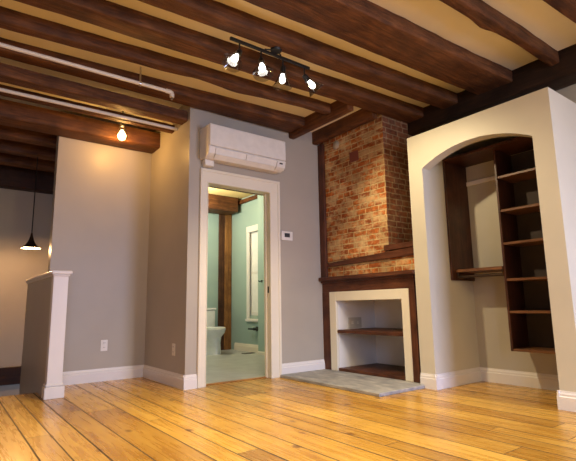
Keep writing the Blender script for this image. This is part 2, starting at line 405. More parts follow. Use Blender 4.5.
m_chrome = plain('steel', (0.55, 0.53, 0.5), 0.28, 1.0)
m_porc = plain('porcelain', (0.76, 0.78, 0.76), 0.12)
m_bronze = plain('dark_bronze', (0.05, 0.028, 0.016), 0.35, 0.6)
m_glass = clear_glass('smoked_shade_glass', (0.55, 0.55, 0.55), 0.10)
m_bulbglass = clear_glass('clear_bulb_glass', (0.98, 0.93, 0.8), 0.05)
m_winglass = clear_glass('window_glass', (0.92, 0.96, 0.96))
m_shade = plain('white_shade_cloth', (0.8, 0.8, 0.78), 0.8)
m_bulb = emit('lit_spot_bulb', (1.0, 0.93, 0.82), 14.0)
m_fil = emit('lit_filament_bulb', (1.0, 0.72, 0.30), 14.0)
m_pend = emit('lit_pendant_bulb', (1.0, 0.8, 0.5), 12.0)
m_bglow = emit('lit_bath_lamp', (1.0, 0.86, 0.55), 6.0)

# ------------------------------------------------------------------ room shell
CZ = 2.87
XR = 2.29
XL, YB = -4.2, -6.3
fl = MB()
fl.box(XL, XR+0.1, YB, 0.0, -0.06, 0.0); fl.box(XL, -0.122, 0.0, 0.80, -0.06, 0.0); fl.box(-1.11, -0.122, 0.80, 1.068, -0.06, 0.0)
fl.box(0.0801, 0.8549, 0.0, 0.065, -0.06, 0.0)
struct(fl, 'floor', m_floor, 'wide amber pine floorboards with dark seams across the room')
struct(MB().box(0.0, 2.3, 0.11, 3.3, -0.06, 0.004), 'floor_bathroom', m_tile, 'grey tile floor of the bathroom beyond the doorway')
ce = MB(); ce.box(XL, XR+0.1, YB, 0.0, CZ, CZ+0.06); ce.box(XL, -0.122, 0.0, 1.2, CZ, CZ+0.06)
struct(ce, 'ceiling', m_ceil, 'cream plaster ceiling between the joists')
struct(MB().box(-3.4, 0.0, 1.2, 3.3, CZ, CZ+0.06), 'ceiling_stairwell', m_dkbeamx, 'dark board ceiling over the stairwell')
struct(MB().box(0.0, 2.212, 0.11, 3.2, 2.68, 2.76), 'ceiling_bathroom', m_gold, 'bathroom ceiling with yellow lamplight in its colour')
# wall with the doorway
wd = MB()
wd.box(-0.122, 0.066, 0.0, 0.11, 0.0, CZ, 0.0); wd.box(0.869, XR+0.1, 0.0, 0.11, 0.0, CZ); wd.box(0.066, 0.869, 0.0, 0.11, 2.030, CZ)
struct(wd, 'wall_back', m_wall, 'greige wall with the doorway and the air conditioner')
struct(MB().box(-0.122, 0.0, 0.11, 1.19, 0.0, CZ), 'wall_alcove_side', m_wall, 'short greige side wall between the alcove and the doorway wall')
al = MB(); al.box(-1.135, -0.122, 1.068, 1.19, -0.06, CZ)
struct(al, 'wall_alcove', m_wall, 'greige partition at the back of the alcove')
# right wall (fireplace and closet stand against it)
struct(MB().box(XR, XR+0.1, YB, 0.0, 0.0, CZ), 'wall_right', m_cin, 'pale wall behind the closet and the chimney')
wl = MB(); wl.box(XL-0.1, XL, YB, 0.8, -0.06, CZ)
struct(wl, 'wall_left', m_wall, 'greige wall at the far left of the room')
# rear wall with two window openings
wr = MB()
for x0, x1, z0, z1 in ((XL, -3.1, 0, CZ), (-2.1, 0.45, 0, CZ), (1.45, XR+0.1, 0, CZ), (-3.1, -2.1, 0, 0.55), (-3.1, -2.1, 2.35, CZ), (0.45, 1.45, 0, 0.55), (0.45, 1.45, 2.35, CZ)):
    wr.box(x0, x1, YB, YB+0.12, z0, z1)
struct(wr, 'wall_rear', m_wall, 'greige rear wall with two window openings')
# stairwell walls
struct(MB().box(-3.4, 0.0, 3.1, 3.2, -2.2, CZ), 'wall_stair_far', m_wall, 'far wall of the dim stairwell')
struct(MB().box(-3.4, -3.3, 0.8, 3.1, -2.2, CZ), 'wall_stair_left', m_wall, 'left wall of the stairwell')
struct(MB().box(-3.3, -1.235, 0.74, 0.80, -2.2, -0.06), 'wall_stair_front', m_wall, 'wall under the floor edge of the stairwell')
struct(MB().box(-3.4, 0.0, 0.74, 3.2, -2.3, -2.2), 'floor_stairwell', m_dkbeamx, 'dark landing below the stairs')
# bathroom walls
struct(MB().box(0.0, 2.3, 3.2, 3.3, 0.0, 2.84), 'wall_bathroom_back', m_teal, 'seafoam green back wall behind the toilet')
struct(MB().box(-0.08, 0.0, 1.19, 3.3, 0.0, 2.84), 'wall_bathroom_left', m_teal, 'seafoam green left wall of the bathroom')
wb = MB()
wb.box(2.212, 2.3, 0.11, 2.10, 0, 2.84); wb.box(2.212, 2.3, 2.60, 3.2, 0, 2.84); wb.box(2.212, 2.3, 2.10, 2.60, 0, 0.60); wb.box(2.212, 2.3, 2.10, 2.60, 2.05, 2.84)
struct(wb, 'wall_bathroom_right', m_teal, 'seafoam green window wall of the bathroom')
struct(MB().box(2.10, 2.212, 1.55, 2.136, 0, 2.68), 'wall_bathroom_pier', m_teal, 'shallow green-grey pier beside the bathroom window')

# closet enclosure with the arched opening
x0, x1 = 1.571, 1.69
ys, ye, yl, yr = -1.374, -2.712, -1.53, -2.561
zk, zs, za = 2.377, 2.03, 2.165
c = (yl+yr)/2; hw = (yl-yr)/2; rise = za-zs; rad = (hw*hw+rise*rise)/(2*rise); zc = za-rad
arc = []
a0 = math.asin(hw/rad)
for i in range(25):
    a = a0 - 2*a0*i/24
    arc.append((c+rad*math.sin(a), zc+rad*math.cos(a)))
poly = [(ys, 0), (ys, zk), (ye, zk), (ye, 0), (yr, 0)] + arc[::-1] + [(yl, 0)]
wc = MB()
wc.prism(poly, 'x', x0, x1)
wc.box(x1, XR, yl, ys, 0, zk); wc.box(x1, XR, ye, yr, 0, zk); wc.box(x1, XR, yr, yl, 2.30, zk)
struct(wc, 'wall_closet', m_closet, 'cream closet wall with a segmental arch opening')

# baseboards
PROF = [(0, 0), (0.017, 0), (0.017, 0.088), (0.012, 0.096), (0.012, 0.108), (0.006, 0.120), (0.004, 0.130), (0, 0.130)]
def bb(mb, a, b, n, h=1.0):
    # a, b: ends on the wall line; n: outward normal ('+x','-x','+y','-y')
    s = 1 if n[0] == '+' else -1
    if n[1] == 'y':
        mb.prism([(a[1]+s*d, z*h) for d, z in PROF], 'x', min(a[0], b[0]), max(a[0], b[0]))
    else:
        mb.prism([(a[0]+s*d, z*h) for d, z in PROF], 'y', min(a[1], b[1]), max(a[1], b[1]))
    return mb
b1 = MB(); bb(b1, (-0.1385, 0), (-0.005, 0), '-y'); bb(b1, (0.981, 0), (1.612, 0), '-y', 1.06)
struct(b1, 'baseboard_back', m_white, 'white moulded baseboard either side of the doorway')
b2 = MB(); bb(b2, (-0.122, -0.0163), (-0.122, 1.068), '-x'); bb(b2, (-1.11, 1.068), (-0.122, 1.068), '-y')
struct(b2, 'baseboard_alcove', m_white, 'white moulded baseboard around the alcove')
b3 = MB(); bb(b3, (x0, ys), (x0, yl-0.0163), '-x'); bb(b3, (x0-0.0165, yl), (XR, yl), '-y'); bb(b3, (XR, yl), (XR, yr), '-x')
bb(b3, (x0, yr+0.0163), (x0, ye-0.0163), '-x'); bb(b3, (x0-0.0165, yr), (XR, yr), '+y'); bb(b3, (x0-0.0165, ye), (XR, ye), '-y')
struct(b3, 'baseboard_closet', m_white, 'white moulded baseboard around the closet piers and inside it')
b4 = MB(); bb(b4, (2.212, 2.25), (2.212, 3.05), '-x'); bb(b4, (2.10, 1.55), (2.10, 2.136), '-x', 0.4); bb(b4, (0.0, 3.2), (1.95, 3.2), '-y')
struct(b4, 'baseboard_bathroom', m_ivory, 'ivory baseboard in the bathroom')

# door casing, jambs, threshold
dj = MB()
dj.box(0.0665, 0.08, -0.001, 0.112, 0.0, 2.012); dj.box(0.855, 0.8685, -0.001, 0.112, 0.0, 2.012); dj.box(0.0665, 0.8685, -0.001, 0.112, 2.012, 2.0295)
dj.box(0.841, 0.8552, 0.06, 0.100, 0.0, 2.0115, 0.003)
door = struct(dj, 'door_1', m_ivory, 'ivory cased doorway opening into the bathroom')
cs = MB()
zt = 2.15
cs.box(0.0, 0.084, -0.018, 0.0, 0.0, 2.012, 0.003); cs.box(0.85, 0.979, -0.018, 0.0, 0.0, 2.012, 0.003); cs.box(0.0, 0.979, -0.018, 0.0, 2.012, zt, 0.003)
cs.box(-0.004, 0.024, -0.030, 0.0, 0.0, zt-0.026, 0.005); cs.box(0.953, 0.983, -0.030, 0.0, 0.0, zt-0.026, 0.005); cs.box(-0.004, 0.983, -0.030, 0.0, zt-0.028, zt+0.002, 0.005)
cs.box(0.074, 0.086, -0.024, 0.0, 0.0, 2.012, 0.004); cs.box(0.848, 0.862, -0.024, 0.0, 0.0, 2.012, 0.004); cs.box(0.074, 0.862, -0.024, 0.0, 2.006, 2.02, 0.004)
cs.build('casing', m_ivory, door)
MB().box(0.8525, 0.8555, 0.020, 0.046, 0.895, 0.965, 0.001).build('strike_plate', m_black, door)
MB().box(0.081, 0.854, 0.062, 0.115, 0.0, 0.010, 0.003).build('threshold', m_thr, door)

# bathroom window in the right wall
wf = MB()
for a, b_, z0, z1 in ((2.545, 2.640, 0.546, 2.02), (2.06, 2.155, 0.546, 2.02), (2.055, 2.645, 2.021, 2.13)):
    wf.box(2.192, 2.212, a, b_, z0, z1, 0.004)
win = struct(wf, 'window_1', m_white, 'white cased sash window of the bathroom')
MB().box(2.180, 2.225, 2.04, 2.66, 0.50, 0.545, 0.006).build('window_sill', m_white, win)
sh = MB()
for a, b_, z0, z1 in ((2.55, 2.60, 0.60, 2.05), (2.10, 2.15, 0.60, 2.05), (2.151, 2.549, 0.60, 0.66), (2.151, 2.549, 1.30, 1.34), (2.151, 2.549, 1.99, 2.05)):
    sh.box(2.235, 2.265, a, b_, z0, z1, 0.004)
sh.build('window_sash', m_white, win)
MB().box(2.262, 2.266, 2.14, 2.56, 0.64, 2.0).build('window_pane', m_winglass, win)
MB().box(2.240, 2.244, 2.145, 2.555, 0.66, 2.0).build('window_shade', m_shade, win)

# ------------------------------------------------------------------ ceiling timbers
def beam(axis, lo, hi, c0, c1, z0, z1, amp=0.008, seed=0, bumps=(), s0=0.0, s1=0.0):
    """hewn timber: a rounded rectangular section swept along an axis with an irregular surface.
    bumps: (position, width, depth) lowers or raises the far bottom edge"""
    mb = MB(); b = mb.bm
    n = max(6, int((hi-lo)/0.06)); rings = []
    rc = min(0.014, (c1-c0)*0.25, (z1-z0)*0.25)
    sec = []
    def edge(a, b_, k):
        for i in range(k): t = i/k; sec.append((a[0]+(b_[0]-a[0])*t, a[1]+(b_[1]-a[1])*t))
    P = [(c0, z1), (c0, z0+rc), (c0+rc*0.35, z0+rc*0.3), (c0+rc, z0), (c1-rc, z0), (c1-rc*0.35, z0+rc*0.3), (c1, z0+rc), (c1, z1)]
    for i in range(len(P)-1): edge(P[i], P[i+1], 3 if i in (0, 3, 6) else 1)
    sec.append(P[-1])
    for i in range(n+1):
        t = lo+(hi-lo)*i/n; ring = []
        for (cc, z) in sec:
            q = Vector((t*3.0+seed*7.3, cc*9+seed, z*9))
            d = noise.noise(q)*amp + noise.noise(q*2.6)*amp*0.7
            e = noise.noise(Vector((t*1.1+seed*3.1, 5.5, seed)))*amp*1.1
            top = (z >= z1-1e-6)
            cz = z if top else z + d
            ccc = cc + e + d*0.7
            ccc += t*(s0 + (s1-s0)*(cc-c0)/(c1-c0))
            for (bp, bw, bd) in bumps:
                f = math.exp(-((t-bp)/bw)**2)
                if cc > (c0+c1)/2: ccc += bd*f
            p = (t, ccc, cz) if axis == 'x' else (ccc, t, cz)
            ring.append(b.verts.new(p))
        rings.append(ring)
    for A, B in zip(rings, rings[1:]):
        for k in range(len(sec)-1): b.faces.new((A[k], A[k+1], B[k+1], B[k]))
        b.faces.new((A[-1], A[0], B[0], B[-1]))
    b.faces.new(rings[0]); b.faces.new(rings[-1][::-1])
    bmesh.ops.recalc_face_normals(b, faces=b.faces)
    return mb
HX = 2.04
GJ = 'exposed ceiling joists'
def joist(lo, hi, y0, y1, z0, label, seed, z1=CZ, amp=0.008, bumps=(), s0=0.0, s1=0.0):
    o = beam('x', lo, hi, y0, y1, z0, z1, amp, seed, bumps, s0, s1).build('ceiling_joist', m_beam, smooth=True)
    return tag(o, label, 'joist', GJ)
ZJ = 2.762
joist(-4.2, HX, -3.03, -2.885, ZJ, 'brown ceiling joist cut by the top right corner of the photo', 1, s0=-0.045, s1=-0.045)
joist(-4.2, HX, -2.598, -2.497, ZJ, 'lighter brown joist with a wavy notched edge, above the closet corner', 2, amp=0.010, bumps=((1.02, 0.10, 0.022), (1.45, 0.25, -0.012)), s0=-0.023, s1=-0.032)
joist(-4.2, HX, -2.125, -1.775, ZJ, 'widest dark hewn joist running from the top edge to the header', 3, amp=0.012, s0=-0.055, s1=-0.055)
joist(-4.2, HX, -1.550, -1.390, ZJ, 'hewn joist that carries the black track light', 4, s0=-0.060, s1=-0.045)
joist(-4.2, HX, -1.143, -0.945, ZJ, 'hewn joist just past the track light, ending over the brick chimney corner', 5, s0=-0.056, s1=-0.047)
joist(-4.2, 1.135, -0.68, -0.590, ZJ, 'joist with a wavy lower edge, second from the doorway wall', 6, amp=0.010, bumps=((-0.35, 0.16, -0.02), (0.1, 0.2, 0.035), (0.75, 0.2, -0.02)), s0=-0.058, s1=-0.070)
joist(-4.2, 1.135, -0.245, -0.022, ZJ+0.006, 'joist along the top of the doorway wall above the air conditioner', 7, amp=0.004, s0=-0.058, s1=-0.005)
joist(-3.3, -0.124, 0.055, 0.205, 2.648, 'low red-brown timber below the white sprinkler pipe', 8, z1=2.752, amp=0.004)
joist(-3.3, -0.124, 0.385, 0.475, 2.64, 'narrow timber under the lower white pipe, in front of the bare bulb', 9, z1=2.712, amp=0.003)
joist(-3.3, -0.124, 0.80, 1.060, 2.575, 'orange-lit timber beside the bare bulb, resting on the alcove partition', 10, z1=2.750, amp=0.004)
for k, yj in enumerate((1.42, 1.95, 2.48)):
    joist(-3.3, -0.02, yj, yj+0.15, 2.60, ['unlit timber first behind the alcove partition, over the stairwell', 'unlit timber in the middle of the stairwell ceiling', 'unlit timber nearest the far wall of the stairwell'][k], 11+k, amp=0.005)
tag(beam('x', -3.3, 0.0, 2.92, 3.095, 2.40, CZ, 0.004, 20).build('stair_header', m_dkbeamx, smooth=True), 'near-black header timber along the far stairwell wall', 'beam')
tag(beam('y', YB+0.12, -1.03, HX, XR-0.002, 2.632, CZ, 0.008, 15).build('header_beam', m_dkbeam, smooth=True), 'near-black header beam running above the closet', 'beam')
tag(beam('y', -0.995, -0.002, 1.137, 1.222, 2.715, CZ, 0.005, 16).build('trimmer_beam', m_beamy, smooth=True), 'short trimmer beam in front of the chimney, where two joists end', 'beam')
tag(beam('y', -0.995, -0.002, 1.505, 1.583, 2.715, CZ, 0.003, 17).build('chimney_board', m_beamy, smooth=True), 'vertical brown board across the top of the brick chimney', 'board')

# ------------------------------------------------------------------ chimney and fireplace
CHX = 1.622
FR = 1.600
ch = thing('brick_chimney', (1.95, -0.6, 0), 'old red brick chimney breast with worn plaster patches', 'chimney')
cb = MB(); bmk = cb
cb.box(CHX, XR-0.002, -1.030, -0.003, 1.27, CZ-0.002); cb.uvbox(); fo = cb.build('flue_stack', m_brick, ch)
fo.data.materials.append(m_brick2)  # side face: less limewash, bricks also darkened to carry its shade
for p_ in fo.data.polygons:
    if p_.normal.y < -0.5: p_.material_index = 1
cs2 = MB(); cs2.box(CHX+0.01, XR-0.002, -1.368, -0.003, 1.075, 1.27); cs2.uvbox(); cs2.build('brick_shoulder', m_brick, ch)
cap = MB(); cap.prism([(-1.368, 1.300), (-0.985, 1.292), (-0.985, 1.352), (-1.368, 1.352)], 'x', CHX-0.03, XR-0.002, 0.004)
cap.build('shoulder_cap', m_mant, ch)
lb = MB(); lb.prism([(-1.368, 1.222), (-0.09, 1.192), (-0.09, 1.236), (-1.368, 1.302)], 'x', CHX-0.02, CHX+0.06, 0.004)
lb.build('timber_band', m_mant, ch)
vt = MB(); vt.box(CHX-0.004, CHX+0.02, -0.66, -0.52, 2.36, 2.48, 0.002); vt.uvbox()
pl = vt.build('patch_bricks', plain('dark_red_brick', (0.17, 0.04, 0.02), 0.8), ch)
st = MB(); st.box(CHX-0.035, CHX-0.001, -0.098, -0.003, 1.075, 2.714, 0.004)
st.build('edge_post', m_mantz, ch)
# crumbled plaster lump under the board
lump = MB(); lump.lathe([(0.0, 0.022), (0.03, 0.018), (0.055, 0.0)], Matrix.Translation((CHX, -0.30, 2.64)) @ Matrix.Rotation(R(-90), 4, 'Y'))
lump.build('plaster_lump', paint('old_plaster', (0.45, 0.36, 0.25), rough=0.9, var=0.2), ch, smooth=True)

fp = thing('fireplace_surround', (1.62, -0.68, 0.03), 'dark wood and ivory fireplace surround with a shelf inside', 'fireplace')
MB().box(1.545, 1.625, -1.370, 0.0-0.003, 1.032, 1.074, 0.006).build('mantel_shelf', m_mant, fp)
wd2 = MB(); wd2.box(FR+0.004, 1.63, -1.33, -0.003, 0.90, 1.032, 0.002)
wd2.box(FR-0.02, 1.63, -1.340, -0.003, 1.008, 1.034, 0.004)
wd2.build('frieze', m_mant, fp)
for a, b_ in ((-0.130, -0.003), (-1.335, -1.262)):
    MB().box(FR+0.002, 1.63, a, b_, 0.031, 0.902, 0.002).build('stile', m_mantz, fp)
fr = MB()
fr.box(FR-0.004, 1.63, -0.236, -0.130, 0.031, 0.902, 0.003); fr.box(FR-0.004, 1.63, -1.262, -1.172, 0.031, 0.902, 0.003)
fr.box(FR-0.004, 1.63, -1.172, -0.236, 0.800, 0.902, 0.003)
fr.build('white_frame', m_ivory, fp)['label'] = 'ivory painted inner frame'
bx = MB()
bx.box(1.63, 2.25, -0.236, -0.22, 0.031, 0.86); bx.box(1.63, 2.25, -1.19, -1.174, 0.031, 0.86); bx.box(2.235, 2.25, -1.174, -0.236, 0.031, 0.86); bx.box(1.63, 2.25, -1.174, -0.236, 0.845, 0.86)
m_fbox = paint('firebox_paint', (0.84, 0.82, 0.77), var=0.06, bump=0.3)
bx.build('firebox_lining', m_fbox, fp)['label'] = 'white painted firebox walls'
MB().box(1.608, 2.234, -1.172, -0.237, 0.031, 0.062, 0.004).build('firebox_base', m_mant, fp)
MB().box(1.602, 2.234, -1.172, -0.238, 0.442, 0.478, 0.006).build('firebox_shelf', m_mant, fp)
# hearth slab
hs = MB(); hs.prism([(0.955, -0.020), (0.945, -1.425), (1.549, -1.425), (1.549, -1.366), (1.66, -1.366), (1.66, -0.020)], 'z', 0.0, 0.030, 0.004)
tag(hs.build('hearth_slab', m_slate), 'grey bluestone hearth slab in front of the fireplace', 'hearth')

# ------------------------------------------------------------------ half wall with newel
hwall = thing('half_wall', (-1.17, 0.41, 0), 'knee-high grey half wall with white cap and post beside the stairs', 'half wall')
hwall['label'] = 'waist-high half wall with a white end post and cap beside the stairs'
hb = MB(); hb.box(-1.214, -1.100, 0.46, 0.80, 0.0, 1.048); hb.box(-1.214, -1.100, 0.80, 1.90, -1.2, 1.048)
hb.build('wall_body', m_wall, hwall)
MB().box(-1.217, -1.095, 0.370, 0.46, 0.0, 1.05, 0.003).build('end_post', m_white, hwall)
pn = MB(); pn.box(-1.234, -1.076, 0.352, 0.478, 0.0, 0.098, 0.003); pn.box(-1.228, -1.082, 0.358, 0.472, 0.098, 0.122, 0.008)
pn.build('post_plinth', m_white, hwall)
cpn = MB(); cpn.box(-1.236, -1.068, 0.348, 1.92, 1.062, 1.094, 0.006); cpn.box(-1.227, -1.085, 0.356, 1.91, 1.044, 1.063, 0.006)
cpn.build('wall_cap', m_white, hwall)
# stair stringer on the far wall, seen below the floor edge
tag(MB().box(-3.3, -0.2, 3.05, 3.098, -0.21, 0.01, 0.006).build('stair_stringer', m_dkbeamx), 'dark board low on the far stairwell wall', 'stringer')

# ------------------------------------------------------------------ air conditioner
ac = thing('air_conditioner', (0.46, 0, 2.21), 'white wall-mounted air conditioner above the doorway', 'air conditioner')
X0, X1 = -0.012, 0.930
body = MB()
prof = [(-0.002, 2.235), (-0.002, 2.565), (-0.165, 2.565), (-0.200, 2.555), (-0.205, 2.34), (-0.185, 2.265), (-0.13, 2.225)]
body.prism(prof, 'x', X0, X1, 0.008); body.build('housing', m_plastic, ac)
fpan = MB(); fpan.prism([(-0.200, 2.335), (-0.200, 2.560), (-0.215, 2.564), (-0.222, 2.555), (-0.226, 2.40), (-0.224, 2.338)], 'x', X0+0.004, X1-0.004, 0.004); fpan.build('front_panel', m_plastic, ac)
lv = MB(); lv.prism([(-0.212, 2.328), (-0.219, 2.318), (-0.198, 2.262), (-0.188, 2.262)], 'x', X0+0.075, 0.42, 0.002)
lv.prism([(-0.212, 2.328), (-0.219, 2.318), (-0.198, 2.262), (-0.188, 2.262)], 'x', 0.426, X1-0.12, 0.002)
lv.build('louver', m_plastic, ac)
MB().prism([(-0.205, 2.258), (-0.15, 2.219), (-0.145, 2.224), (-0.2, 2.263)], 'x', X0+0.08, X1-0.13, 0.001).build('air_vane', m_plastic, ac)
for a, b_ in ((X0, X0+0.071), (X1-0.116, X1)):
    MB().prism([(-0.195, 2.330), (-0.223, 2.330), (-0.204, 2.258), (-0.165, 2.232), (-0.15, 2.24)], 'x', a, b_, 0.005).build('end_cap', m_plastic, ac)
MB().box(X1-0.085, X1-0.045, -0.222, -0.212, 2.290, 2.305, 0.002).build('indicator', m_dkslot, ac)
MB().box(0.012, 0.115, -0.085, -0.002, 2.165, 2.232, 0.010, 2).build('pipe_cover', m_plastic, ac)

# thermostat
th = thing('thermostat', (1.085, 0, 1.48), 'small white thermostat on the wall right of the doorway', 'thermostat')
MB().box(1.003, 1.160, -0.024, -0.001, 1.483, 1.588, 0.006, 2).build('case', m_plastic, th)
MB().box(1.043, 1.118, -0.026, -0.022, 1.520, 1.566, 0.001).build('screen', m_dkslot, th)

# outlets
def outlet(loc, ax, label, wide=False):
    m_pl = m_plate if wide else m_plastic
    # ax: outward normal '-y' or '-x'
    x, y, z = loc
    o = thing('wall_outlet', loc, label, 'outlet', None)
    w_, h_ = (0.104, 0.060) if wide else (0.036, 0.058)
    def bx_(a0, a1, d0, d1, z0, z1, bev=0.0):
        m = MB()
        if ax == '-y': m.box(x+a0, x+a1, y-d1, y-d0, z+z0, z+z1, bev)
        else: m.box(x-d1, x-d0, y-a1, y-a0, z+z0, z+z1, bev)
        return m
    bx_(-w_, w_, 0.0008, 0.014 if wide else 0.007, -h_, h_, 0.003).build('cover_plate', m_pl, o)
    if wide:
        spots = [(-0.045, 0.0), (0.045, 0.0)]
    else: spots = [(0, 0.024), (0, -0.024)]
    for (a, zz) in spots:
        r_ = bx_(a-0.017, a+0.017, 0.006, 0.0165 if wide else 0.0095, zz-0.015, zz+0.015, 0.002).build('receptacle', m_plastic, o)
        s_ = MB()
        sl = MB()
        for q in (-0.007, 0.007):
            if ax == '-y': sl.box(x+a+q-0.0016, x+a+q+0.0016, y-(0.0172 if wide else 0.0102), y-0.009, z+zz-0.002, z+zz+0.009)
            else: sl.box(x-0.0102, x-0.009, y-a-q-0.0016, y-a-q+0.0016, z+zz-0.002, z+zz+0.009)
        sl.build('slots', m_dkslot, r_)
    return o
outlet((-0.565, 1.068, 0.366), '-y', 'white outlet on the back wall of the alcove')
outlet((-0.122, 0.262, 0.345), '-x', 'white outlet on the alcove side wall near the doorway')
outlet((1.885, -0.236, 0.548), '-y', 'wide white outlet inside the fireplace above its shelf', wide=True)

# ------------------------------------------------------------------ closet fittings
cu = thing('closet_organizer', (2.14, -2.0, 0.335), 'dark walnut closet organizer with shelf tower and hanging rail', 'closet shelving')
MB().box(1.905, XR-0.001, -1.554, -1.534, 0.970, 2.155, 0.002).build('side_panel', m_waln, cu)
TX = 1.990
MB().box(TX, XR-0.001, -2.034, -2.014, 0.335, 2.155, 0.002).build('tower_panel', m_waln, cu)
MB().box(TX, XR-0.001, -2.559, -2.541, 0.335, 2.155, 0.002).build('tower_panel', m_waln, cu)
MB().box(1.905, XR-0.001, -2.559, -1.534, 2.156, 2.178, 0.002).build('top_shelf', m_waln, cu)  # next: panel added behind the tower shelves, its dark colour stands for shade
MB().box(XR-0.010, XR-0.001, -2.5405, -2.0345, 0.345, 2.150).build('tower_shade_panel', m_taupe, cu)['label'] = 'added dark taupe panel standing in for shade in the shelf tower'
for z in (0.345, 0.668, 0.950, 1.272, 1.572, 1.886):
    MB().box(TX+0.004, XR-0.011, -2.5405, -2.0345, z-0.010, z+0.012, 0.002).build('tower_shelf', m_walny, cu)
MB().box(1.965, XR-0.001, -2.0135, -1.5545, 1.046, 1.074, 0.002).build('hanging_shelf', m_walny, cu)
MB().tube([(2.0, -1.5545, 1.002), (2.0, -2.0135, 1.002)], 0.014, 16).build('hanging_rail', m_bronze, cu, smooth=True)
for yy in (-1.562, -2.006):
    MB().box(1.982, 2.018, yy-0.006, yy+0.006, 0.984, 1.046, 0.002).build('rail_bracket', m_bronze, cu)
MB().box(XR-0.020, XR-0.001, -2.0135, -1.5545, 1.950, 1.992, 0.002).build('wall_cleat', m_white, cu)['label'] = 'pale wall cleat'

# ------------------------------------------------------------------ pipes
def pipe(name, label): return thing(name, (-1.5, -0.33, 2.7), label, 'pipe')
p1 = thing('sprinkler_pipe', (-1.5, -0.33, 2.70), 'upper white sprinkler pipe ending in an elbow near the alcove corner', 'pipe')
MB().tube([(-4.2, -0.33, 2.705), (-0.49, -0.33, 2.712)], 0.0165, 14).build('pipe_run', m_pipe, p1, smooth=True)
el = MB(); el.tube([(-0.515, -0.33, 2.712), (-0.475, -0.33, 2.711), (-0.462, -0.33, 2.703), (-0.458, -0.33, 2.690), (-0.458, -0.33, 2.664)], 0.0215, 14); el.build('elbow', m_pipe, p1, smooth=True)
MB().tube([(-0.458, -0.33, 2.664), (-0.458, -0.33, 2.640)], 0.010, 10).build('sprinkler_head', m_chrome, p1, smooth=True)
hg = MB(); hg.tube([(-0.755, -0.33, 2.73), (-0.755, -0.33, CZ)], 0.008, 8)
hg.tube([(-0.765, -0.33, 2.709), (-0.745, -0.33, 2.709)], 0.0215, 14); hg.build('pipe_hanger', m_chrome, p1, smooth=True)
p2 = thing('water_pipe', (-1.5, 0.30, 2.62), 'lower white pipe running between two timbers into the alcove side wall', 'pipe')
MB().tube([(-3.3, 0.325, 2.628), (-0.124, 0.325, 2.645)], 0.0165, 14).build('pipe_run', m_pipe, p2, smooth=True)

# ------------------------------------------------------------------ bare bulb in the alcove
bl = thing('bare_bulb', (-0.60, 0.66, 2.60), 'bare lit bulb hanging against the orange-lit timber', 'light bulb')
T = Matrix.Translation((-0.60, 0.66, 2.602)) @ Matrix.Scale(1.8, 4)
MB().lathe([(0, -0.055), (0.018, -0.050), (0.030, -0.035), (0.034, -0.015), (0.030, 0.008), (0.018, 0.035), (0.013, 0.05), (0.013, 0.055)], T).build('glass_globe', m_bulbglass, bl, smooth=True)
MB().lathe([(0, -0.044), (0.020, -0.034), (0.025, -0.014), (0.014, 0.008), (0.005, 0.022), (0, 0.024)], T, 16).build('glowing_core', m_fil, bl, smooth=True)
MB().lathe([(0.0, 0.055), (0.014, 0.045), (0.014, 0.06), (0.016, 0.062), (0.016, 0.07), (0.0, 0.07)], T, 16).build('socket', m_chrome, bl, smooth=True)
MB().tube([(-0.60, 0.66, 2.71), (-0.60, 0.66, CZ)], 0.008, 8).build('drop_rod', m_black, bl, smooth=True)
l = bpy.data.lights.new('bare_bulb_light', 'POINT'); l.energy = 26; l.color = (1.0, 0.54, 0.16); l.shadow_soft_size = 0.03
lo_ = bpy.data.objects.new('bare_bulb_light', l); COL.objects.link(lo_); lo_.parent = bl; lo_.location = (0.0, -0.0, -0.07)

# ------------------------------------------------------------------ pendant over the stairs
PX, PY, PZ = -1.195, 2.02, 1.475
pd = thing('pendant_lamp', (PX, PY, PZ), 'dark trumpet-shaped pendant lamp hanging over the stairs', 'pendant lamp')
T = Matrix.Translation((PX, PY, PZ)) @ Matrix.Scale(0.76, 4)
shp = [(0.140, 0.0), (0.120, 0.018), (0.085, 0.045), (0.055, 0.085), (0.034, 0.135), (0.020, 0.19), (0.012, 0.24), (0.0, 0.245)]
sh2 = [(0.0, 0.235), (0.015, 0.19), (0.030, 0.135), (0.051, 0.083), (0.082, 0.041), (0.118, 0.014), (0.138, -0.002), (0.140, 0.0)]
MB().lathe(shp, T, 32).build('lamp_shade', m_bronze, pd, smooth=True)
MB().lathe(sh2, T, 32).build('shade_lining', plain('pale_lining', (0.7, 0.6, 0.45), 0.4), pd, smooth=True)
MB().lathe([(0, -0.004), (0.030, 0.004), (0.036, 0.022), (0.026, 0.045), (0.0, 0.06)], T, 20).build('bulb', m_pend, pd, smooth=True)
MB().tube([(PX, PY, PZ+0.18), (PX, PY, CZ)], 0.006, 8).build('cord', m_black, pd, smooth=True)
l = bpy.data.lights.new('pendant_light', 'POINT'); l.energy = 48; l.color = (1.0, 0.54, 0.22); l.shadow_soft_size = 0.03
lo_ = bpy.data.objects.new('pendant_light', l); COL.objects.link(lo_); lo_.parent = pd; lo_.location = (0, 0, -0.008)

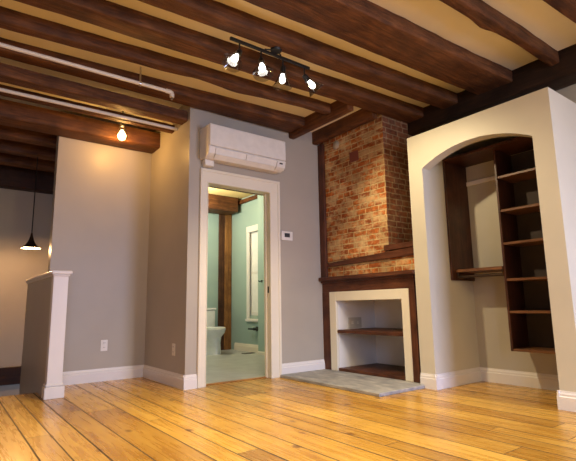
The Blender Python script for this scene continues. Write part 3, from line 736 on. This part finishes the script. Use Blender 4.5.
# ------------------------------------------------------------------ track light
TY, TZ = -1.365, 2.735
tl = thing('track_light', (-0.08, TY, 2.76), 'black track light with four heads under a hewn joist', 'track light')
MB().box(-0.440, 0.328, TY-0.011, TY+0.011, TZ-0.011, TZ+0.011, 0.003).build('track_bar', m_black, tl)
cn = MB(); cn.lathe([(0, -0.024), (0.042, -0.024), (0.046, -0.018), (0.046, 0.0), (0, 0.0)], Matrix.Translation((-0.045, -1.405, 2.768)), 24); cn.build('canopy', m_black, tl, smooth=True)
for xa in (-0.13, 0.02):
    MB().tube([(-0.045+(0.025 if xa > -0.1 else -0.025), -1.40, 2.750), (xa, TY-0.01, 2.748), (xa, TY, TZ)], 0.007, 8).build('arm', m_black, tl, smooth=True)
heads = [(-0.358, (-0.55, -0.22, -0.85), ''), (-0.162, (-0.16, -0.40, -1.0), ''), (0.05, (0.0, 0.10, -1.0), ''), (0.274, (0.62, -0.16, -0.66), '')]
spots = []
for i, (hx, d, _) in enumerate(heads):
    d = Vector(d).normalized()
    top = Vector((hx, TY, 2.652))
    mt = Matrix.Translation(top) @ d.to_track_quat('-Z', 'Y').to_matrix().to_4x4() @ Matrix.Scale(1.2, 4)
    hd = MB(); hd.tube([(hx, TY, TZ-0.008), (hx, TY, 2.652)], 0.0065, 8)
    hd.lathe([(0, 0.012), (0.016, 0.008), (0.020, -0.005), (0.020, -0.045), (0.0, -0.045)], mt, 18)
    ho = hd.build('lamp_head', m_black, tl, smooth=True)
    MB().lathe([(0.021, -0.028), (0.026, -0.05), (0.036, -0.08), (0.050, -0.112), (0.066, -0.135)], mt, 28).build('glass_shade', m_glass, ho, smooth=True)
    MB().lathe([(0, -0.108), (0.012, -0.105), (0.020, -0.094), (0.021, -0.080), (0.014, -0.06), (0.012, -0.044), (0.0, -0.044)], mt, 18).build('bulb', m_bulb, ho, smooth=True)
    l = bpy.data.lights.new('track_spot', 'SPOT'); l.color = (1.0, 0.80, 0.48); l.spot_size = R([112, 112, 112, 100][i]); l.spot_blend = 0.85; l.shadow_soft_size = 0.03
    l.energy = [110, 115, 120, 105][i]
    lo_ = bpy.data.objects.new('track_spot', l); COL.objects.link(lo_)
    lo_.parent = tl; lo_.location = (mt @ Vector((0, 0, -0.124))) - WL[tl.name]; aim(lo_, d)

# ------------------------------------------------------------------ bathroom contents
po = thing('corner_post', (2.07, 3.18, 0.004), 'old timber corner post in the bathroom behind the toilet', 'post')
MB().box(2.062, 2.205, 3.165, 3.198, 0.004, 2.45, 0.006).build('lit_face', m_post, po)  # light on this half of the post put into its golden wood
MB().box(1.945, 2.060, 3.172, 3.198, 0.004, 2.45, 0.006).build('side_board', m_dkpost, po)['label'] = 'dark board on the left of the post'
tag(beam('x', 0.02, 2.09, 1.25, 1.40, 2.375, 2.679, 0.004, 31).build('bathroom_beam', m_beam, smooth=True), 'dark beam just inside the top of the bathroom doorway', 'beam')
tag(beam('x', 0.02, 2.12, 2.80, 3.16, 2.42, 2.679, 0.006, 32).build('bathroom_beam', m_beam, smooth=True), 'lit brown beam above the toilet and the corner post', 'beam')
tag(beam('y', 2.15, 3.16, 2.165, 2.2115, 2.575, 2.64, 0.002, 33).build('side_plate', m_beamy, smooth=True), 'thin dark timber along the top of the bathroom window wall', 'timber')
to = thing('toilet', (1.595, 2.85, 0.004), 'white toilet with its lid down in the bathroom', 'toilet')
tx = 1.595
MB().box(tx-0.20, tx+0.20, 2.995, 3.165, 0.39, 0.70, 0.025, 3).build('tank', m_porc, to, smooth=True)
MB().box(tx-0.212, tx+0.212, 2.985, 3.17, 0.70, 0.737, 0.012, 2).build('tank_lid', m_porc, to, smooth=True)
bw = MB(); bw.loft([(tx, 2.76, 0.004, 0.125, 0.25), (tx, 2.76, 0.05, 0.12, 0.245), (tx, 2.76, 0.18, 0.115, 0.23), (tx, 2.78, 0.27, 0.14, 0.25), (tx, 2.74, 0.34, 0.178, 0.285), (tx, 2.735, 0.385, 0.185, 0.29)])
bw.box(tx-0.11, tx+0.11, 2.90, 3.16, 0.2, 0.39, 0.03, 2); bw.build('bowl', m_porc, to, smooth=True)
MB().loft([(tx, 2.735, 0.386, 0.19, 0.295), (tx, 2.735, 0.402, 0.192, 0.298), (tx, 2.735, 0.408, 0.186, 0.292)]).build('seat', m_porc, to, smooth=True)
MB().loft([(tx, 2.735, 0.409, 0.188, 0.292), (tx, 2.735, 0.425, 0.186, 0.29), (tx, 2.735, 0.432, 0.17, 0.27)]).build('seat_lid', m_porc, to, smooth=True)
MB().tube([(tx-0.15, 2.99, 0.67), (tx-0.15, 2.965, 0.67), (tx-0.08, 2.96, 0.66)], 0.008, 8).build('flush_lever', m_chrome, to, smooth=True)
tp = thing('paper_holder', (2.10, 2.40, 0.39), 'black paper holder on the green wall below the bathroom window', 'paper holder')
MB().tube([(2.14, 2.49, 0.385), (2.14, 2.20, 0.385)], 0.013, 10).build('bar', m_black, tp, smooth=True)
MB().tube([(2.14, 2.33, 0.385), (2.211, 2.33, 0.385)], 0.024, 10).build('mount', m_black, tp, smooth=True)
MB().lathe([(0, 0), (0.04, 0), (0.04, 0.012), (0, 0.012)], Matrix.Translation((2.199, 2.33, 0.385)) @ Matrix.Rotation(R(90), 4, 'Y'), 18).build('rosette', m_black, tp, smooth=True)
hk = thing('robe_hook', (2.10, 2.02, 1.15), 'tiny black hook on the green-grey pier in the bathroom', 'hook')
MB().lathe([(0, 0), (0.02, 0), (0.02, 0.008), (0, 0.008)], Matrix.Translation((2.091, 2.02, 1.15)) @ Matrix.Rotation(R(90), 4, 'Y'), 14).build('rosette', m_black, hk, smooth=True)
MB().tube([(2.092, 2.02, 1.15), (2.05, 2.02, 1.14), (2.035, 2.02, 1.16)], 0.007, 8).build('peg', m_black, hk, smooth=True)
fv = MB(); fv.box(1.95, 2.15, 2.30, 2.40, 0.004, 0.012, 0.002)
tag(fv.build('floor_register', m_dkslot), 'small dark floor vent by the bathroom window wall', 'vent')
bl2 = thing('bathroom_lamp', (1.0, 2.4, 2.68), 'glowing ceiling lamp inside the bathroom', 'ceiling lamp')
MB().lathe([(0, -0.22), (0.07, -0.20), (0.12, -0.12), (0.13, 0.0), (0, 0.0)], Matrix.Translation((1.0, 2.4, 2.679)), 24).build('lamp_glass', m_bglow, bl2, smooth=True)
l = bpy.data.lights.new('bathroom_light', 'POINT'); l.energy = 62; l.color = (1.0, 0.90, 0.70); l.shadow_soft_size = 0.1
lo_ = bpy.data.objects.new('bathroom_light', l); COL.objects.link(lo_); lo_.parent = bl2; lo_.location = (0, 0, -0.32)
